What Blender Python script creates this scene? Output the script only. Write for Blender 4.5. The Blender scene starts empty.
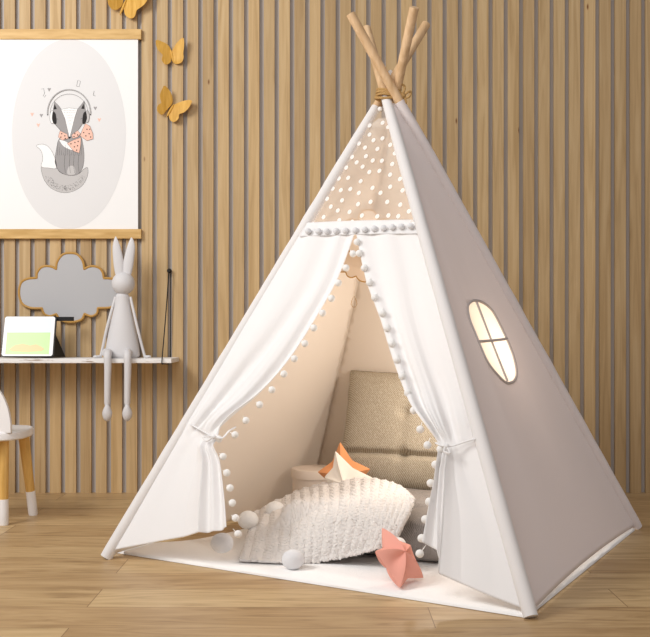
import bpy, bmesh, math, random
from mathutils import Vector, Matrix, geometry
random.seed(7)
C = bpy.context.scene.collection
F, H, CX, CY = 993.0, 0.64, 325.0, 330.0
PI = math.pi

# ------------------------------------------------------------------ measuring
def P(px, py, Y):                      # point seen at photo position px,py standing Y metres away
    return Vector(((px-CX)*Y/F, Y, H+(CY-py)*Y/F))
def G(px, py, z=0.0):                  # same, standing at height z
    return P(px, py, (H-z)*F/(py-CY))
def L(c):                              # sRGB 0..255 -> linear
    return tuple([((v/255)/12.92 if v/255 <= .04045 else (((v/255)+.055)/1.055)**2.4) for v in c])+(1,)

# ------------------------------------------------------------------ materials
def mat(name, col, rough=.6, spec=.3, metal=0):
    m = bpy.data.materials.new(name); m.use_nodes = True
    b = m.node_tree.nodes['Principled BSDF']
    b.inputs['Base Color'].default_value = L(col); b.inputs['Roughness'].default_value = rough
    b.inputs['Specular IOR Level'].default_value = spec; b.inputs['Metallic'].default_value = metal
    return m
def N(m, t, **kw):
    n = m.node_tree.nodes.new(t)
    for k, v in kw.items():
        if k in n.inputs: n.inputs[k].default_value = v
        else: setattr(n, k, v)
    return n
def lk(m, a, b): m.node_tree.links.new(a, b)
def bump(m, src, strength=.3, dist=.002):
    b = N(m, 'ShaderNodeBump'); b.inputs['Strength'].default_value = strength; b.inputs['Distance'].default_value = dist
    lk(m, src, b.inputs['Height']); lk(m, b.outputs[0], m.node_tree.nodes['Principled BSDF'].inputs['Normal']); return b
def coords(m, scale=(1,1,1)):
    t = N(m, 'ShaderNodeTexCoord'); mp = N(m, 'ShaderNodeMapping'); mp.inputs['Scale'].default_value = scale
    lk(m, t.outputs['Object'], mp.inputs['Vector']); return mp.outputs[0]
def ramp(m, src, stops):
    r = N(m, 'ShaderNodeValToRGB'); e = r.color_ramp.elements
    while len(e) < len(stops): e.new(.5)
    for i, (p, c) in enumerate(stops): e[i].position = p; e[i].color = L(c)
    lk(m, src, r.inputs[0]); return r.outputs[0]
def mixc(m, a, b, f, mode='MIX'):
    n = N(m, 'ShaderNodeMix', data_type='RGBA', blend_type=mode)
    for s, v in ((n.inputs['Factor'], f), (n.inputs['A'], a), (n.inputs['B'], b)):
        if hasattr(v, 'is_linked'): lk(m, v, s)
        else: s.default_value = v
    return n.outputs['Result']
def wood(name, dark, light, scale, rough=.5, det=3.0, knots=False):
    m = mat(name, light, rough)
    v = coords(m, scale)
    n = N(m, 'ShaderNodeTexNoise'); n.inputs['Scale'].default_value = 1; n.inputs['Detail'].default_value = det; n.inputs['Distortion'].default_value = .4
    lk(m, v, n.inputs['Vector'])
    c = ramp(m, n.outputs[0], [(.32, dark), (.68, light)])
    lk(m, c, m.node_tree.nodes['Principled BSDF'].inputs['Base Color'])
    bump(m, n.outputs[0], .15, .001)
    return m, c
def fabric(name, col, trans=.35, weave=900, rough=.9):
    m = mat(name, col, rough, .1)
    t = N(m, 'ShaderNodeBsdfTranslucent'); t.inputs[0].default_value = L(col)
    mx = N(m, 'ShaderNodeMixShader'); mx.inputs[0].default_value = trans
    b = m.node_tree.nodes['Principled BSDF']; o = m.node_tree.nodes['Material Output']
    n = N(m, 'ShaderNodeTexNoise'); n.inputs['Scale'].default_value = weave; lk(m, coords(m), n.inputs['Vector'])
    bump(m, n.outputs[0], .12, .0008)
    lk(m, b.outputs[0], mx.inputs[1]); lk(m, t.outputs[0], mx.inputs[2]); lk(m, mx.outputs[0], o.inputs[0])
    return m

M = {}
M['white'] = fabric('white_canvas', (249,248,248), .26)
M['wall_canvas'] = fabric('white_wall_canvas', (249,248,247), .5)
M['cream'] = fabric('warm_glow_canvas', (251,241,229), .5)  # same white canvas; warm glow of the tent inside is put into this colour
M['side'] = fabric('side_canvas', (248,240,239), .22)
M['side_in'] = fabric('side_glow_canvas', (251,241,229), .2)  # inner face of the side canvas, warm glow put into its colour
M['pane'] = fabric('window_glow_cloth', (255,242,224), .5)  # added cloth; its cream stands for the lit tent inside behind the opening
M['piping'] = fabric('grey_piping', (206,196,192), .1)
M['pom'] = fabric('pompom_wool', (252,251,249), .2, 500)
M['grey_pom'] = fabric('grey_pompom_wool', (232,232,234), .10, 500)
M['mat'] = mat('fleece_mat', (247,245,243), .95, .05)
_n = N(M['mat'], 'ShaderNodeTexNoise'); _n.inputs['Scale'].default_value = 260; _n.inputs['Detail'].default_value = 4
lk(M['mat'], coords(M['mat']), _n.inputs['Vector']); bump(M['mat'], _n.outputs[0], .5, .003)
M['sheer'] = fabric('sheer_net', (250,238,226), .4)
_m = M['sheer']; _o = _m.node_tree.nodes['Material Output']; _src = _o.inputs[0].links[0].from_socket
_t = N(_m, 'ShaderNodeBsdfTransparent'); _x = N(_m, 'ShaderNodeMixShader'); _x.inputs[0].default_value = .72
lk(_m, _src, _x.inputs[1]); lk(_m, _t.outputs[0], _x.inputs[2]); lk(_m, _x.outputs[0], _o.inputs[0])
M['dot'] = fabric('white_dots', (252,250,248), .3)
M['pole'], _ = wood('peeled_pole_wood', (196,160,118), (224,190,150), (60,60,9), .55)
M['rope'], _ = wood('tan_cord', (160,124,74), (198,160,104), (300,300,300), .8)
M['rail'], _ = wood('golden_oak', (196,156,92), (222,184,122), (8,60,60), .45)
M['bfly'], _ = wood('ochre_wood', (198,148,58), (222,174,84), (120,30,14), .5)
M['legwood'], _ = wood('honey_beech', (206,160,84), (232,188,112), (60,60,6), .4)
M['rim'] = mat('brown_rim', (186,142,74), .5)
M['mirror'] = mat('pale_grey_panel', (184,184,186), .3, .4)
M['cloudc'] = fabric('cream_felt', (246,230,210), .3)
M['bunny'] = mat('matte_grey_resin', (213,211,212), .55, .3)
M['shelf'] = mat('worn_white_paint', (240,238,236), .5)
_v = coords(M['shelf'], (6,40,40)); _n = N(M['shelf'], 'ShaderNodeTexNoise'); _n.inputs['Scale'].default_value = 3; _n.inputs['Detail'].default_value = 6
lk(M['shelf'], _v, _n.inputs['Vector']); lk(M['shelf'], ramp(M['shelf'], _n.outputs[0], [(.3,(176,160,148)),(.42,(238,236,234))]), M['shelf'].node_tree.nodes['Principled BSDF'].inputs['Base Color'])
M['black'] = mat('black_plastic', (22,22,24), .5)
M['bezel'] = mat('white_bezel', (245,245,246), .3)
M['chair'] = mat('white_lacquer', (240,238,238), .35)
M['paper'] = mat('poster_paper', (244,243,242), .8, .1)
M['oval'] = mat('oval_print', (229,228,228), .8, .1)
M['ink'] = mat('black_ink', (52,50,50), .8, .1)
M['g1'] = mat('grey_wash', (162,159,159), .8, .1); M['g2'] = mat('light_grey_wash', (198,195,194), .8, .1)
M['pw'] = mat('print_white', (246,245,244), .8, .1); M['pp'] = mat('print_peach', (243,196,178), .8, .1)
M['box'] = mat('cream_card', (240,226,212), .8, .1)
M['orange'] = mat('orange_cotton', (228,158,108), .9, .1)
M['wstar'] = mat('white_cotton', (243,234,222), .9, .1)
M['pink'] = mat('pink_cotton', (236,168,152), .9, .1)
for k in ('orange','wstar','pink'):
    _n = N(M[k], 'ShaderNodeTexNoise'); _n.inputs['Scale'].default_value = 900; lk(M[k], coords(M[k]), _n.inputs['Vector']); bump(M[k], _n.outputs[0], .2, .001)
def burlap(name, a, b, c):
    m = mat(name, b, .95, .05)
    v = coords(m)
    w = N(m, 'ShaderNodeTexWave', wave_type='BANDS', bands_direction='X'); w.inputs['Scale'].default_value = 60
    w2 = N(m, 'ShaderNodeTexWave', wave_type='BANDS', bands_direction='DIAGONAL'); w2.inputs['Scale'].default_value = 85
    w3 = N(m, 'ShaderNodeTexVoronoi'); w3.inputs['Scale'].default_value = 230
    for k in (w, w2, w3): lk(m, v, k.inputs['Vector'])
    f = mixc(m, w2.outputs[0], w3.outputs['Distance'], .5)
    f = mixc(m, f, w.outputs[0], .22)
    lk(m, ramp(m, f, [(.2, a), (.45, b), (.75, c)]), m.node_tree.nodes['Principled BSDF'].inputs['Base Color'])
    bump(m, f, .5, .002); return m
M['burlap'] = burlap('tan_woven_burlap', (138,124,104), (172,160,140), (196,186,168))
M['greyweave'] = burlap('grey_woven_cloth', (112,105,100), (142,135,130), (168,162,157))
M['knit'] = mat('cream_knit_wool', (226,221,217), .95, .05)
_n = N(M['knit'], 'ShaderNodeTexNoise'); _n.inputs['Scale'].default_value = 420; _n.inputs['Detail'].default_value = 3
lk(M['knit'], coords(M['knit']), _n.inputs['Vector']); bump(M['knit'], _n.outputs[0], .6, .002)

# wall slats: each slat gets its own tone and grain
m = M['slat'] = mat('oak_slats', (190,150,104), .55, .25)
g = N(m, 'ShaderNodeTexCoord'); sp = N(m, 'ShaderNodeSeparateXYZ'); lk(m, g.outputs['Object'], sp.inputs[0])
def math_(m, op, a, b=0.0, c=0.0):
    n = N(m, 'ShaderNodeMath', operation=op)
    for s, v in zip(n.inputs, (a, b, c)):
        if hasattr(v, 'is_linked'): lk(m, v, s)
        else: s.default_value = v
    return n.outputs[0]
SL0 = (14.8-CX)*3.899/F; PITCH = .0600      # right edge of the first slat in view
idx = math_(m, 'FLOOR', math_(m, 'DIVIDE', math_(m, 'SUBTRACT', sp.outputs[0], SL0+.0002), PITCH))
wn = N(m, 'ShaderNodeTexWhiteNoise', noise_dimensions='1D'); lk(m, idx, wn.inputs['W'])
cb = N(m, 'ShaderNodeCombineXYZ'); lk(m, math_(m, 'MULTIPLY', sp.outputs[0], 55.0), cb.inputs[0]); lk(m, math_(m, 'MULTIPLY', wn.outputs[0], 40.0), cb.inputs[1])
lk(m, math_(m, 'MULTIPLY', sp.outputs[2], 2.2), cb.inputs[2])
n1 = N(m, 'ShaderNodeTexNoise'); n1.inputs['Scale'].default_value = 1.0; n1.inputs['Detail'].default_value = 5; n1.inputs['Distortion'].default_value = 1.0
lk(m, cb.outputs[0], n1.inputs['Vector'])
c1 = ramp(m, n1.outputs[0], [(.28,(182,153,110)), (.5,(201,173,130)), (.75,(212,187,146))])
c2 = mixc(m, c1, ramp(m, wn.outputs[0], [(0,(228,222,216)), (.5,(242,239,236)), (1,(255,250,242))]), 1.0, 'MULTIPLY')
kv = N(m, 'ShaderNodeTexVoronoi'); kv.inputs['Scale'].default_value = 1.0
cbk = N(m, 'ShaderNodeCombineXYZ'); lk(m, math_(m, 'MULTIPLY', sp.outputs[0], 9.0), cbk.inputs[0]); lk(m, math_(m, 'MULTIPLY', sp.outputs[2], 3.2), cbk.inputs[2]); lk(m, cbk.outputs[0], kv.inputs['Vector'])
kn = ramp(m, kv.outputs['Distance'], [(.02,(150,104,66)), (.05,(255,255,255))])
c2 = mixc(m, c2, kn, 1.0, 'MULTIPLY')
lk(m, c2, m.node_tree.nodes['Principled BSDF'].inputs['Base Color']); bump(m, n1.outputs[0], .15, .0015)
M['felt'] = mat('grey_felt', (182,177,174), .95, .05)
_n = N(M['felt'], 'ShaderNodeTexNoise'); _n.inputs['Scale'].default_value = 300; lk(M['felt'], coords(M['felt']), _n.inputs['Vector']); bump(M['felt'], _n.outputs[0], .4, .002)

# floor planks
m = M['floor'] = mat('oak_floorboards', (190,155,112), .42, .35)
t = N(m, 'ShaderNodeTexCoord'); mp = N(m, 'ShaderNodeMapping'); mp.inputs['Location'].default_value = (.55, -2.133+.16*20, 0)
lk(m, t.outputs['Object'], mp.inputs[0])
br = N(m, 'ShaderNodeTexBrick', offset=.37, offset_frequency=2); lk(m, mp.outputs[0], br.inputs['Vector'])
for k, v in (('Scale',1),('Mortar Size',.0012),('Mortar Smooth',.3),('Bias',0),('Brick Width',1.25),('Row Height',.16)): br.inputs[k].default_value = v
br.inputs['Color1'].default_value = (0,0,0,1); br.inputs['Color2'].default_value = (1,1,1,1); br.inputs['Mortar'].default_value = (.5,.5,.5,1)
sp2 = N(m, 'ShaderNodeSeparateXYZ'); lk(m, t.outputs['Object'], sp2.inputs[0])
cb2 = N(m, 'ShaderNodeCombineXYZ'); lk(m, math_(m, 'MULTIPLY', sp2.outputs[0], 2.6), cb2.inputs[0]); lk(m, math_(m, 'MULTIPLY', sp2.outputs[1], 20.0), cb2.inputs[1])
sc = N(m, 'ShaderNodeSeparateColor'); lk(m, br.outputs['Color'], sc.inputs[0]); lk(m, math_(m, 'MULTIPLY', sc.outputs[0], 17.0), cb2.inputs[2])
n2 = N(m, 'ShaderNodeTexNoise'); n2.inputs['Scale'].default_value = 1.0; n2.inputs['Detail'].default_value = 6; n2.inputs['Distortion'].default_value = 2.2; lk(m, cb2.outputs[0], n2.inputs['Vector'])
cf = ramp(m, n2.outputs[0], [(.22,(146,118,80)), (.44,(190,163,122)), (.7,(210,185,144))])
cf = mixc(m, cf, ramp(m, sc.outputs[0], [(0,(224,212,200)), (1,(255,252,246))]), 1.0, 'MULTIPLY')
cf = mixc(m, cf, L((120,88,54)), br.outputs['Fac'])
lk(m, cf, m.node_tree.nodes['Principled BSDF'].inputs['Base Color']); bump(m, n2.outputs[0], .12, .001)

def screen_mat(name, col, e=.06):
    m = mat(name, col, .2); b = m.node_tree.nodes['Principled BSDF']
    b.inputs['Emission Color'].default_value = L(col); b.inputs['Emission Strength'].default_value = e; return m
M['sky'] = screen_mat('screen_sky', (205,236,240)); M['grass'] = screen_mat('screen_grass', (176,220,134)); M['mound'] = screen_mat('screen_mound', (206,186,116))

# ------------------------------------------------------------------ builders
def obj(name, bm, mats, parent=None, smooth=True, normals=True):
    if normals: bmesh.ops.recalc_face_normals(bm, faces=bm.faces)
    me = bpy.data.meshes.new(name); bm.to_mesh(me); bm.free()
    for k in (mats if isinstance(mats, (list, tuple)) else [mats]): me.materials.append(M[k])
    if smooth:
        me.polygons.foreach_set('use_smooth', [True]*len(me.polygons))
        try: me.set_sharp_from_angle(angle=math.radians(42))
        except Exception: pass
    o = bpy.data.objects.new(name, me); C.objects.link(o)
    if parent is not None:
        o.parent = parent; o.matrix_parent_inverse = Matrix.Translation(-parent.location)
    return o
def tag(o, label, cat, group=None):
    o['label'] = label; o['category'] = cat
    if group: o['group'] = group
    return o
def thing(name, loc, label, cat, group=None):
    o = bpy.data.objects.new(name, None); C.objects.link(o); o.location = loc; o.empty_display_size = .05
    return tag(o, label, cat, group)
def B(): return bmesh.new()
def box(bm, lo, hi, mi=0):
    v = [bm.verts.new((x,y,z)) for x in (lo[0],hi[0]) for y in (lo[1],hi[1]) for z in (lo[2],hi[2])]
    for f in ((0,1,3,2),(4,6,7,5),(0,4,5,1),(2,3,7,6),(0,2,6,4),(1,5,7,3)):
        bm.faces.new([v[i] for i in f]).material_index = mi
    return v
def bevel(o, w=.003, s=2):
    b = o.modifiers.new('bevel', 'BEVEL'); b.width = w; b.segments = s; b.limit_method = 'ANGLE'; return o
def tube(bm, pts, rad, n=10, closed=False, caps=True, mi=0, flat=1.0):
    pts = [Vector(p) for p in pts]; k = len(pts); rings = []
    up = None
    for i, p in enumerate(pts):
        if closed: d = pts[(i+1) % k]-pts[i-1]
        else: d = pts[min(i+1,k-1)]-pts[max(i-1,0)]
        d.normalize()
        if up is None: up = Vector((0,0,1)) if abs(d.z) < .9 else Vector((0,1,0))
        s = d.cross(up)
        if s.length < 1e-4: s = d.cross(Vector((1,0,0)))
        s.normalize(); up = s.cross(d).normalized()
        r = rad[i] if isinstance(rad, (list, tuple)) else rad
        rings.append([bm.verts.new(p+r*(math.cos(a)*s+math.sin(a)*up*flat)) for a in [2*PI*j/n for j in range(n)]])
    for i in range(k if closed else k-1):
        a, b = rings[i], rings[(i+1) % k]
        for j in range(n): bm.faces.new((a[j], a[(j+1) % n], b[(j+1) % n], b[j])).material_index = mi
    if caps and not closed:
        bm.faces.new(rings[0][::-1]).material_index = mi; bm.faces.new(rings[-1]).material_index = mi
def ball(bm, c, r, sc=(1,1,1), sub=2, jit=0, rot=None):
    mt = Matrix.Translation(c) @ (rot or Matrix.Identity(4)) @ Matrix.Diagonal((r*sc[0], r*sc[1], r*sc[2], 1))
    res = bmesh.ops.create_icosphere(bm, subdivisions=sub, radius=1, matrix=mt)
    if jit:
        for v in res['verts']:
            v.co = Vector(c)+(v.co-Vector(c))*(1+random.uniform(-jit, jit))
def lathe(bm, c, prof, n=32, ax=None):
    rings = []
    for r, z in prof: rings.append([bm.verts.new((c[0]+r*math.cos(2*PI*j/n), c[1]+r*math.sin(2*PI*j/n), c[2]+z)) for j in range(n)])
    for a, b in zip(rings, rings[1:]):
        for j in range(n): bm.faces.new((a[j], a[(j+1) % n], b[(j+1) % n], b[j]))
    if prof[0][0] > 1e-5: bm.faces.new(rings[0][::-1])
    if prof[-1][0] > 1e-5: bm.faces.new(rings[-1])
    bmesh.ops.remove_doubles(bm, verts=bm.verts, dist=1e-6)
def spline(pts, n=8, closed=False):
    pts = [Vector(p) for p in pts]; k = len(pts); out = []
    for i in range(k if closed else k-1):
        g = (lambda j: pts[j % k]) if closed else (lambda j: pts[max(0, min(k-1, j))])
        a, b, c, d = g(i-1), g(i), g(i+1), g(i+2)
        for s in range(n):
            t = s/n
            out.append(.5*((2*b)+(c-a)*t+(2*a-5*b+4*c-d)*t*t+(3*b-a-3*c+d)*t**3))
    if not closed: out.append(pts[-1])
    return out
def slab(bm, pts, thick, mi=0, side_mi=None):         # outline pts (Vectors) thickened along Y
    f = [bm.verts.new(p) for p in pts]; b = [bm.verts.new(Vector(p)+Vector((0,thick,0))) for p in pts]
    for t in geometry.tessellate_polygon([[Vector((p[0], p[2], 0)) for p in pts]]):
        bm.faces.new([f[i] for i in t]).material_index = mi; bm.faces.new([b[i] for i in t[::-1]]).material_index = mi
    for i in range(len(pts)):
        j = (i+1) % len(pts); bm.faces.new((f[i], b[i], b[j], f[j])).material_index = mi if side_mi is None else side_mi
def lerp(a, b, t): return a+(b-a)*t
def catmull(vals, t):                                  # smooth interpolation through evenly indexed vectors
    k = len(vals)-1; x = t*k; i = min(int(x), k-1); f = x-i
    g = lambda j: vals[max(0, min(k, j))]
    a, b, c, d = g(i-1), g(i), g(i+1), g(i+2)
    return .5*((2*b)+(c-a)*f+(2*a-5*b+4*c-d)*f*f+(3*b-a-3*c+d)*f**3)
def vnoise(x, y, s=0):
    from mathutils import noise
    return noise.noise(Vector((x, y, s)))

# ------------------------------------------------------------------ the setting
WF = 3.899; WB = 3.914
bm = B(); box(bm, (-2.4, WB, 0), (2.4, WB+.05, 2.6), 0)
for k in range(-20, 68):
    xr = SL0+k*PITCH; xl = xr-.0425
    if xl < -2.4 or xr > 2.4: continue
    box(bm, (xl, WF, 0), (xr, WB+.001, 2.6), 1)
wall = obj('wall_back', bm, ['felt', 'slat'], smooth=False); wall['kind'] = 'structure'; wall['label'] = 'wall of upright oak slats over grey felt'
bm = B(); box(bm, (-2.4, .0, -.05), (2.4, WB+.05, 0))
fl = obj('floor', bm, 'floor', smooth=False); fl['kind'] = 'structure'; fl['label'] = 'light oak floorboards'

# ------------------------------------------------------------------ tent frame
A = G(105, 559); Bf = G(531.5, 619); Cf = G(638, 528.5); D = A+Cf-Bf
CEN = (A+Cf)/2; U = (Bf-A); U.z = 0; U.normalize(); V = Vector((-U.y, U.x, 0))
def T(a, b, z): return Vector((CEN.x, CEN.y, 0))+U*a+V*b+Vector((0,0,z))
def make_pole(foot, tip_px, off, zt):
    t = zt/1.335
    Yt = foot.y+t*(CEN.y+off-foot.y)
    top = P(tip_px[0], tip_px[1], Yt)
    return foot.copy(), top
poles = {'A': make_pole(A, (426.6,23.5), .042, 1.58), 'B': make_pole(Bf, (366.4,28), -.012, 1.56),
         'C': make_pole(Cf, (350.4,13.6), -.04, 1.60), 'D': make_pole(D, (414.4,7.2), .015, 1.63)}
def on(k, z):                          # point on pole k at height z
    f, t = poles[k]; return f+(t-f)*(z/t.z)
tent = thing('play_tent', (CEN.x, CEN.y, 0), 'white canvas play tent on crossed wooden poles with tied back curtains', 'tent')
for k in 'ABCD':
    f, t = poles[k]
    d = (t-f).normalized(); bm = B(); tube(bm, [f+d*s for s in (.012,.016,.4,.8,1.2,(t-f).length-.003,(t-f).length)], [.0115,.0138,.0138,.0138,.0138,.0138,.0128], 20)
    obj('pole', bm, 'pole', tent)
ZT = {'A': 1.318, 'B': 1.335, 'C': 1.318, 'D': 1.318}
for k in 'ABCD':
    bm = B(); n = 60; pts = []; rr = []
    for i in range(n+1):
        z = lerp(.004, ZT[k], i/n); pts.append(on(k, z)); r = .0175 + .0012*vnoise(i*.35, ord(k))
        if i == 0: r = .0165
        if i > n-8: r *= 1-.02*(i-n+8)
        rr.append(r)
    tube(bm, pts, rr, 18, caps=False)
    bmesh.ops.contextual_create(bm, geom=[e for e in bm.edges if e.is_boundary and all(v.co.z < .03 for v in e.verts)])
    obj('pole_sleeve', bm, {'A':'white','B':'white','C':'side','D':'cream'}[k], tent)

def onp(k, z):
    p = on(k, z)
    if k != 'D': return p
    d = Vector((CEN.x, CEN.y, p.z))-p; return p+d.normalized()*min(.024, d.length*.5)
class Face:
    def __init__(s, k1, k2, inward):
        s.o = on(k1, 0); p2 = on(k2, 0); top = (on(k1, 1.32)+on(k2, 1.32))/2
        s.x = (p2-s.o).normalized(); n = s.x.cross(top-s.o).normalized()
        if n.dot(CEN-s.o) > 0: n = -n
        s.n = n; s.y = n.cross(s.x).normalized()
        if s.y.z < 0: s.y = -s.y
    def hit(s, px, py, off=0.0):
        c = Vector((0,0,H)); d = P(px, py, 1)-c
        t = (s.o+s.n*off-c).dot(s.n)/d.dot(s.n); return c+d*t
    def to2(s, p): return Vector(((p-s.o).dot(s.x), (p-s.o).dot(s.y)))
    def to3(s, q, off=0.0): return s.o+s.x*q[0]+s.y*q[1]+s.n*off
FR = Face('A', 'B', 0); RT = Face('B', 'C', 0); LF = Face('D', 'A', 0); BK = Face('C', 'D', 0)

def panel(name, face, k1, k2, mats, hole=None, lift=.0, sag=.0, zb=.01, hole2=None):
    zt = 1.315
    NS = 56; NB = 54
    def bot(u):
        p = lerp(onp(k1, zb), onp(k2, zb), u); p.z += lift*math.sin(PI*u)**.8; return p
    b = [face.to2(bot(i/NB)) for i in range(NB+1)]
    r = [face.to2(onp(k2, lerp(zb, zt, i/NS))) for i in range(1, NS+1)]
    l = [face.to2(onp(k1, lerp(zt, zb, i/NS))) for i in range(0, NS)]
    outer = b+r+l; pts = list(outer); edges = [(i, (i+1) % len(outer)) for i in range(len(outer))]
    if hole:
        s = len(pts); pts += hole; edges += [(s+i, s+(i+1) % len(hole)) for i in range(len(hole))]
    hem = b
    def inside(q, poly):
        c = False; j = len(poly)-1
        for i in range(len(poly)):
            if (poly[i].y > q.y) != (poly[j].y > q.y) and q.x < (poly[j].x-poly[i].x)*(q.y-poly[i].y)/(poly[j].y-poly[i].y)+poly[i].x: c = not c
            j = i
        return c
    st = .022; xs = [p.x for p in outer]; ys = [p.y for p in outer]
    for up in (.012, .026, .044):
        for p in hem:
            q = Vector((p.x, p.y+up))
            if inside(q, outer) and min((q-e).length for e in r+l) > .012: pts.append(q)
    y = min(ys)+st
    while y < max(ys):
        x = min(xs)
        while x < max(xs):
            q = Vector((x, y))
            if inside(q, outer) and not (hole and inside(q, hole)) and min((q-p).length for p in outer) > .012 and min((q-p).length for p in hem) > .064: pts.append(q)
            x += st
        y += st
    vs, es, fs, *_ = geometry.delaunay_2d_cdt([Vector(p) for p in pts], edges, [], 0, 1e-5)
    bm = B(); W = (b[-1]-b[0]).length; bv = []
    for q in vs:
        p1 = face.to3(q); z = max(0, p1.z)
        k = min(1, z/zt); wdt = max(.02, W*(1-k)); e1 = face.to2(onp(k1, z)); e2 = face.to2(onp(k2, z))
        u = (q.x-e1.x)/max(.01, (e2.x-e1.x)); u = max(0, min(1, u))
        base = lerp(onp(k1, z), onp(k2, z), u)
        off = (base-p1).dot(face.n)
        d = off - sag*math.sin(PI*u)*(math.sin(PI*min(1, max(0, z/zt))**.8)*.8+.35*(1-k))
        fz = min(1, max(0, (z-.02))/.12)
        d += .006*vnoise(u*3+ord(k1), z*2.2, 3)*math.sin(PI*u)*fz
        d += .004*vnoise(u*9, z*1.3, 8)*math.sin(PI*u)*fz
        bv.append(bm.verts.new(face.to3(q, d)))
    for f in fs:
        c = sum((vs[i] for i in f), Vector((0,0)))/len(f)
        if hole and inside(c, hole): continue
        if not inside(c, outer): continue
        try: bm.faces.new([bv[i] for i in f])
        except ValueError: pass
    for v in [v for v in bm.verts if not v.link_faces]: bm.verts.remove(v)
    for f in bm.faces:
        f.normal_update()
        if f.normal.dot(face.n) < 0: f.normal_flip()
    o = obj(name, bm, mats, tent, normals=False)
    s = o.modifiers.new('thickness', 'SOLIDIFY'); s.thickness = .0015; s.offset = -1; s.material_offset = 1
    return o

wpx = [(470.7,305.4),(473,301),(478,299),(485.8,301.9),(492,308),(497,315.8),(506.5,334.6),(512.5,348),(516.5,359),(519.3,370.4),(519,377),(515.5,380.8),(508.4,380.4),(499,371.3),(493,364),(487.7,355.3),(478.2,332.7),(473,320),(471,312)]
w2 = [RT.to2(RT.hit(*p)) for p in wpx]
wsm = [Vector(v[:2]) for v in spline([(p.x, p.y, 0) for p in w2], 4, True)]
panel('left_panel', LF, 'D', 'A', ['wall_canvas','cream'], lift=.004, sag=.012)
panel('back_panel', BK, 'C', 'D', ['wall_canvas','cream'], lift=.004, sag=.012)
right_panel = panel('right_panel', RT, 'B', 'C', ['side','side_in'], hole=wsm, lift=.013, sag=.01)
right_panel['label'] = 'shaded side panel with an arched window'
def sagoff(q):
    p1 = RT.to3(q); z = p1.z; e1 = RT.to2(on('B', z)); e2 = RT.to2(on('C', z)); u = max(0, min(1, (q.x-e1.x)/max(.01, (e2.x-e1.x))))
    base = lerp(on('B', z), on('C', z), u)
    return (base-p1).dot(RT.n) - .01*math.sin(PI*u)*(math.sin(PI*min(1, z/1.315)**.8)*.8+.35*(1-min(1, z/1.315)))+.006*vnoise(u*3+ord('B'), z*2.2, 3)*math.sin(PI*u)+.004*vnoise(u*9, z*1.3, 8)*math.sin(PI*u)
bm = B(); fv = [bm.verts.new(RT.to3(q, sagoff(q)-.0005)) for q in wsm]; bm.faces.new(fv); bmesh.ops.triangulate(bm, faces=bm.faces)
win = obj('window_pane', bm, 'pane', tent); win['label'] = 'arched window with cross bars, added cloth pane coloured like the lit inside'
bm = B(); tube(bm, [RT.to3(q, sagoff(q)+.0008) for q in wsm], .0042, 8, closed=True); obj('window_piping', bm, 'piping', win)
def wline(a, b): return [RT.to3(q, sagoff(q)+.001) for q in [lerp(RT.to2(RT.hit(*a)), RT.to2(RT.hit(*b)), i/8) for i in range(9)]]
bm = B(); tube(bm, wline((479.2,300.5), (511.2,379.5)), .0042, 8); obj('window_bar', bm, 'piping', win)
bm = B(); tube(bm, wline((482.3,340), (508.5,338)), .0042, 8); obj('window_bar', bm, 'piping', win)

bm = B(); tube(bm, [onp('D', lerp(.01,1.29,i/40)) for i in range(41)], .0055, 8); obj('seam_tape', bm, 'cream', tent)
# sheer top panel with dots
def zof(p): return p.z
bm = B(); rows = 24; cols = 14; zs0 = FR.hit(357,226).z; grid = []
for i in range(rows+1):
    z = lerp(zs0, 1.315, i/rows); a = on('A', z); b = on('B', z)
    grid.append([bm.verts.new(lerp(a, b, j/cols)-FR.n*(.004*math.sin(PI*j/cols))) for j in range(cols+1)])
for i in range(rows):
    for j in range(cols): bm.faces.new((grid[i][j], grid[i][j+1], grid[i+1][j+1], grid[i+1][j]))
dots = []; tries = 0
while len(dots) < 60 and tries < 6000:
    tries += 1
    z = random.uniform(zs0+.012, 1.27); u = random.uniform(.06, .94); c = lerp(on('A', z), on('B', z), u)
    if (on('A', z)-on('B', z)).length < .03 or min(u, 1-u)*(on('A', z)-on('B', z)).length < .020: continue
    if any((c-d).length < .033 for d in dots): continue
    dots.append(c)
for c in dots:
    n = 12; r = .0076
    for off in (.0012, ):
        vs = [bm.verts.new(c+FR.n*off+FR.x*r*math.cos(2*PI*k/n)*.85+FR.y*r*math.sin(2*PI*k/n)) for k in range(n)]
        bm.faces.new(vs).material_index = 1
sh = obj('sheer_panel', bm, ['sheer','dot'], tent, normals=False); sh['label'] = 'sheer net top panel with white dots'

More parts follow.
